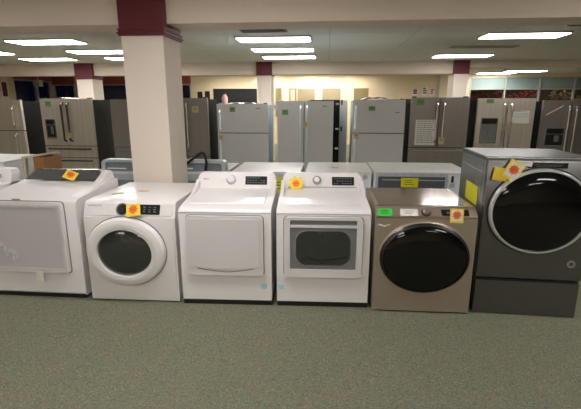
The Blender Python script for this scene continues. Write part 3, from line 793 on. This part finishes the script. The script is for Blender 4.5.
fridge(-2.10, -1.12, 1.70, 'white top-freezer refrigerator, the left and lower of the two white ones', 'top_freezer', 'fr_white', 'fr_side', 'fr_white2', seam=1.16, logo=(.3, 1.62))
fridge(-.95, .10, 1.755, 'pale grey side-by-side refrigerator with two long vertical handles, centre', 'side_by_side', 'fr_white', 'fr_side', 'fr_white2', vs=.48, logo=(.36, 1.66))
# one standing sideways behind it
def sideways():
    t = thing('refrigerator', 'refrigerator standing edge-on in the gap right of the side-by-side one', 'refrigerator', (0.02, 8.82, 0))
    box('body', 'fr_dark_side', -.4, .20, 0, .74, .03, 1.78, t, bevel=.004)
    d = box('door', 'fr_white', .215, .37, 0, .74, .10, 1.77, t, bevel=.012)
    box('gasket', 'black', .2, .215, .01, .73, .10, 1.77, t)
    for z in (.8, 1.2, 1.7): box('hinge', 'silver', .13, .2, -.012, 0, z-.02, z+.02, t, bevel=.003)
    for z in (1.15, 1.68): box('catch', 'black', .24, .27, -.003, -.0005, z, z+.1, d)
    box('toe_grille', 'black', -.38, .33, .02, .7, .001, .029, t)
sideways()
fridge(.45, 1.40, 1.775, 'white top-freezer refrigerator, the right and taller of the two white ones', 'top_freezer', 'fr_white', 'fr_side', 'fr_white2', seam=1.17, logo=(.34, 1.55))
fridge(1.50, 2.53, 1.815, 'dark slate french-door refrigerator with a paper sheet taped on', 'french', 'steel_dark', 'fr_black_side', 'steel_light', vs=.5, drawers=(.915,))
fridge(2.68, 3.66, 1.80, 'stainless refrigerator with dispenser and a paper on its right door', 'side_by_side', 'steel', 'fr_black_side', 'steel_light', vs=.52, disp=(-.42, 1.0, 1.46, .30), dm='silver')
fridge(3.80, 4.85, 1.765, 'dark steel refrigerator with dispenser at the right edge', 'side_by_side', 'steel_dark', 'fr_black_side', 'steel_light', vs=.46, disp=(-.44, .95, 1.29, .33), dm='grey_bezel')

# things on and on top of the refrigerators
def magnet(x, z, w, h, m, label, y=FY, grp='fridge tags', rot=0):
    return sticker('magnet_tag', label, m, (x, y-.0015, z), w*.8, h*.8, (0, rot, 0), 'black' if m != 'paper' else 'ink', grp, n=2, cat='tag')
magnet(-5.46, 1.70, .15, .12, 'green_dk', 'green tag at the top left corner of the stainless four-door refrigerator')
magnet(-5.06, 1.10, .14, .13, 'tan_tag', 'tan tag between the handles of the stainless four-door refrigerator', y=FY-.09)
magnet(-2.52, 1.60, .16, .15, 'tan_tag', 'tan tag high on the dark refrigerator right of the big pillar')
magnet(-1.80, 1.60, .13, .11, 'green_dk', 'green tag on the lower white refrigerator')
magnet(-2.02, 1.08, .10, .11, 'tan_tag', 'tan tag by the handle of the lower white refrigerator', y=FY-.075)
magnet(-.80, 1.55, .14, .12, 'green_dk', 'green tag on the pale side-by-side refrigerator')
magnet(-.97, 1.64, .10, .10, 'paper', 'small white tag at the left edge of the side-by-side refrigerator')
magnet(-.42, 1.33, .09, .12, 'tan_tag', 'tan tag on the middle handles of the side-by-side refrigerator', y=FY-.072)
magnet(.80, 1.62, .15, .10, 'green_dk', 'green tag on the taller white refrigerator')
magnet(.53, 1.13, .10, .15, 'tan_tag', 'tan tag by the handle of the taller white refrigerator', y=FY-.075)
magnet(1.66, 1.73, .17, .13, 'green_dk', 'green tag at the top left of the dark slate refrigerator')
magnet(2.06, 1.05, .12, .16, 'tan_tag', 'tan tag on the handles of the dark slate refrigerator', y=FY-.09)
magnet(2.88, 1.75, .16, .09, 'green_dk', 'green tag at the top of the stainless dispenser refrigerator near the right')
magnet(3.18, 1.28, .07, .10, 'tan_tag', 'tan tag on the handles of the stainless dispenser refrigerator near the right', y=FY-.072)
def sheet(x0, x1, z0, z1, label):
    t = thing('paper_sheet', label, 'paper', ((x0+x1)/2, FY-.0015, (z0+z1)/2)); w = (x1-x0)/2; h = (z1-z0)/2
    prism('page', 'paper', rrect(-w, w, -h, h, .003, 2), 'y', -.002, 0, t)
    bm = bmesh.new()
    for k in range(11 if h > .2 else 3):
        z = h*.86-k*h*(.165 if h > .2 else .4); x = -w*.8
        while x < w*.7:
            l = random.uniform(.02, .06); bxm(bm, x, min(x+l, w*.85), -.003, -.0021, z, z+.012); x += l+.015
    finish(bm, 'print', 'ink' if h > .2 else 'pale_ink', t)
sheet(1.60, 1.96, .96, 1.42, 'white printed sheet taped to the left door of the dark slate refrigerator')
sheet(3.26, 3.58, 1.36, 1.58, 'white sheet on the right door of the stainless refrigerator near the right edge')
tag(prism('tape_strip', 'paper', [(3.86, 1.50), (4.13, 1.66), (4.14, 1.685), (3.87, 1.525)], 'y', FY-.004, FY-.001), 'pale diagonal tape strip on the dark steel refrigerator at the right edge', 'tape')
def film(x0, x1, y0, y1, z, label, hgt=.022):
    bm = bmesh.new(); n = 10
    g = [[bm.verts.new((x0+(x1-x0)*i/n, y0+(y1-y0)*j/4, z+.004+hgt*random.random()*(1 if 0 < i < n else 0))) for j in range(5)] for i in range(n+1)]
    for i in range(n):
        for j in range(4): bm.faces.new((g[i][j], g[i+1][j], g[i+1][j+1], g[i][j+1]))
    o = finish(bm, 'crumpled_paper', 'paper', smooth=False); s = o.modifiers.new('s', 'SOLIDIFY'); s.thickness = .002
    tag(o, label, 'paper', 'papers on the refrigerators')
film(-5.35, -5.05, 8.1, 8.4, 1.80, 'white paper lying on top of the stainless four-door refrigerator')
film(-1.95, -1.4, 8.12, 8.5, 1.702, 'crumpled white sheet on top of the lower white refrigerator')
film(.62, 1.30, 8.15, 8.6, 1.777, 'crumpled white sheet on top of the taller white refrigerator', .05)
def jug():
    t = thing('jug', 'small pink jug with dark cap behind the lower white refrigerator', 'jug', (-2.06, 8.5, 1.70))
    bm = bmesh.new()
    pr = [(.0, 0), (.055, 0), (.06, .02), (.06, .12), (.04, .16), (.022, .19), (0, .19)]
    rows = []
    for rr, z in pr: rows.append([bm.verts.new((rr*math.cos(2*PI*k/18), rr*math.sin(2*PI*k/18), z)) for k in range(18)] if rr else [bm.verts.new((0, 0, z))])
    for a, b in zip(rows, rows[1:]):
        for k in range(18):
            j = (k+1) % 18
            if len(a) == 1: bm.faces.new((a[0], b[k], b[j]))
            elif len(b) == 1: bm.faces.new((a[k], a[j], b[0]))
            else: bm.faces.new((a[k], a[j], b[j], b[k]))
    finish(bm, 'bottle', 'pink', t)
    box('cap', 'fr_dark_side', -.028, .028, -.028, .028, .19, .225, t, bevel=.008)
jug()

# ------------------------------------------------------------------ far wall details
def wall_opening(x0, x1, z0, z1, m, label, cat='wall opening', name='pass_through', fr='beige'):
    t = thing(name, label, cat, ((x0+x1)/2, YB, z0)); w = (x1-x0)/2; h = z1-z0
    ring('frame', fr, rrect(-w-.04, w+.04, -.04, h+.04, 0, 1), rrect(-w, w, 0, h, 0, 1), -.03, -.001, t)
    box('panel', m, -w, w, -.02, -.002, 0, h, t)
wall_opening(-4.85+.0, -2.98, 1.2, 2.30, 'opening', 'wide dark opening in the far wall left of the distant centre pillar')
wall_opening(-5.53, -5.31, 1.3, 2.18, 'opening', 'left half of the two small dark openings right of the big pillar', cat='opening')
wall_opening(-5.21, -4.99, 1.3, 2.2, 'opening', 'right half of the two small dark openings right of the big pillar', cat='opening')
wall_opening(-2.17, -1.98, 1.2, 2.29, 'khaki', 'narrow khaki board just right of the distant centre pillar', 'board', 'wall_board', 'tan_panel')
wall_opening(-1.58, -1.37, 1.2, 2.26, 'wood_pale', 'narrow board with a brown wooden frame on the far wall', 'board', 'wall_board', 'wood')
wall_opening(-1.28, -.56, 1.3, 2.29, 'tan_panel', 'tan board right beside the brown framed one on the far wall', 'board', 'wall_board')
wall_opening(-.26, .50, 1.3, 2.30, 'tan_panel', 'tan board on the far wall above the right half of the side-by-side refrigerator', 'board', 'wall_board')
wall_opening(1.03, 1.63, 1.3, 2.30, 'khaki', 'khaki board on the far wall above the taller white refrigerator', 'board', 'wall_board')
# small white notices with red print on the far wall near the right pillar
for x, z, w_, h_, l in [(3.50, 2.14, .22, .24, 'left one of three small notices by the distant right pillar'), (3.88, 2.18, .22, .34, 'middle and tallest of three small notices by the distant right pillar'), (4.18, 2.14, .22, .28, 'right one of three small notices by the distant right pillar, with a red mark')]:
    t = thing('notice', l, 'notice', (x, YB-.002, z), 0, 'notices on the far wall')
    box('page', 'paper', -w_/2, w_/2, -.004, -.0005, -h_/2, h_/2, t)
    bm = bmesh.new()
    for k in range(3): bxm(bm, -w_*.35, w_*random.uniform(.1, .38), -.006, -.0045, h_*(.25-.26*k), h_*(.25-.26*k)+.05)
    finish(bm, 'print', 'red' if x > 4 else 'burgundy', t)
p = box('poster', 'burgundy', XL+.235+.02, XL+.27, 14.76, 14.98, 1.95, 2.45); tag(p, 'narrow dark poster on the pilaster at the far left edge', 'poster')
def hang():
    t = thing('hanging_lamp', 'small pale lamp hanging before the far left night window', 'lamp', (-11.6, 16.55, 2.56))
    box('lamp_case', 'lamp_pale', -.12, .12, -.12, .12, -.2, .05, t, bevel=.02)
    tube('cord', 'lamp_pale', [(0, 0, .04), (0, 0, .15), (0, 0, .29)], .02, t)
hang()
# display goods behind the glass front
def goods():
    bm = bmesh.new()
    bm2 = bmesh.new()
    x = 5.5
    while x < 12:
        w_ = random.uniform(.12, .3); h_ = random.uniform(1.75, 2.25)
        b = bm if x < 8.6 else bm2; x = max(x, 8.95) if x >= 8.6 else x
        z = 1.27
        while z < h_:
            s = random.uniform(.03, .075)
            m = Matrix.Translation((x+random.uniform(0, w_), 18.7+random.uniform(0, .3), z)) @ Matrix.Diagonal((s, s, s*.8, 1))
            bmesh.ops.create_icosphere(b, subdivisions=1, radius=1, matrix=m); z += s*.9
        x += w_*.3
    bm.free() if False else None
    for b, m, l, c in ((bm, 'goods', 'jumble of dark red foliage-like goods seen through the right windows', 'display goods'), (bm2, 'goods2', 'jumble of brown goods seen through the right windows', 'display goods')):
        o = finish(b, 'display_goods', m); o['kind'] = 'stuff'; tag(o, l, c)
    s = boxes('display_shelf', 'dark_hall', [(5.4, 12.3, 18.5, 19.2, 1.05, 1.1), (5.4, 5.5, 18.5, 19.2, .001, 1.05), (12.2, 12.3, 18.5, 19.2, .001, 1.05)])
    tag(s, 'dark display shelf outside the right windows carrying the red and brown goods', 'shelf')
goods()

# ------------------------------------------------------------------ world, camera
w = bpy.data.worlds.new('night'); SC.world = w; w.use_nodes = True
w.node_tree.nodes['Background'].inputs[0].default_value = (.012, .014, .035, 1)
w.node_tree.nodes['Background'].inputs[1].default_value = .12
cam = bpy.data.cameras.new('camera'); co = bpy.data.objects.new('camera', cam); COL.objects.link(co)
cam.sensor_fit = 'HORIZONTAL'; cam.sensor_width = 36; cam.lens = 420/581*36
cam.clip_start = .05; cam.clip_end = 100
co.location = (0, 0, 1.72); co.rotation_euler = (PI/2-math.radians(13.6), 0, math.radians(5))
SC.camera = co
vs = SC.view_settings
vs.view_transform = 'Standard'; vs.look = 'None'; vs.gamma = 1; vs.use_curve_mapping = False; vs.exposure = 1.03
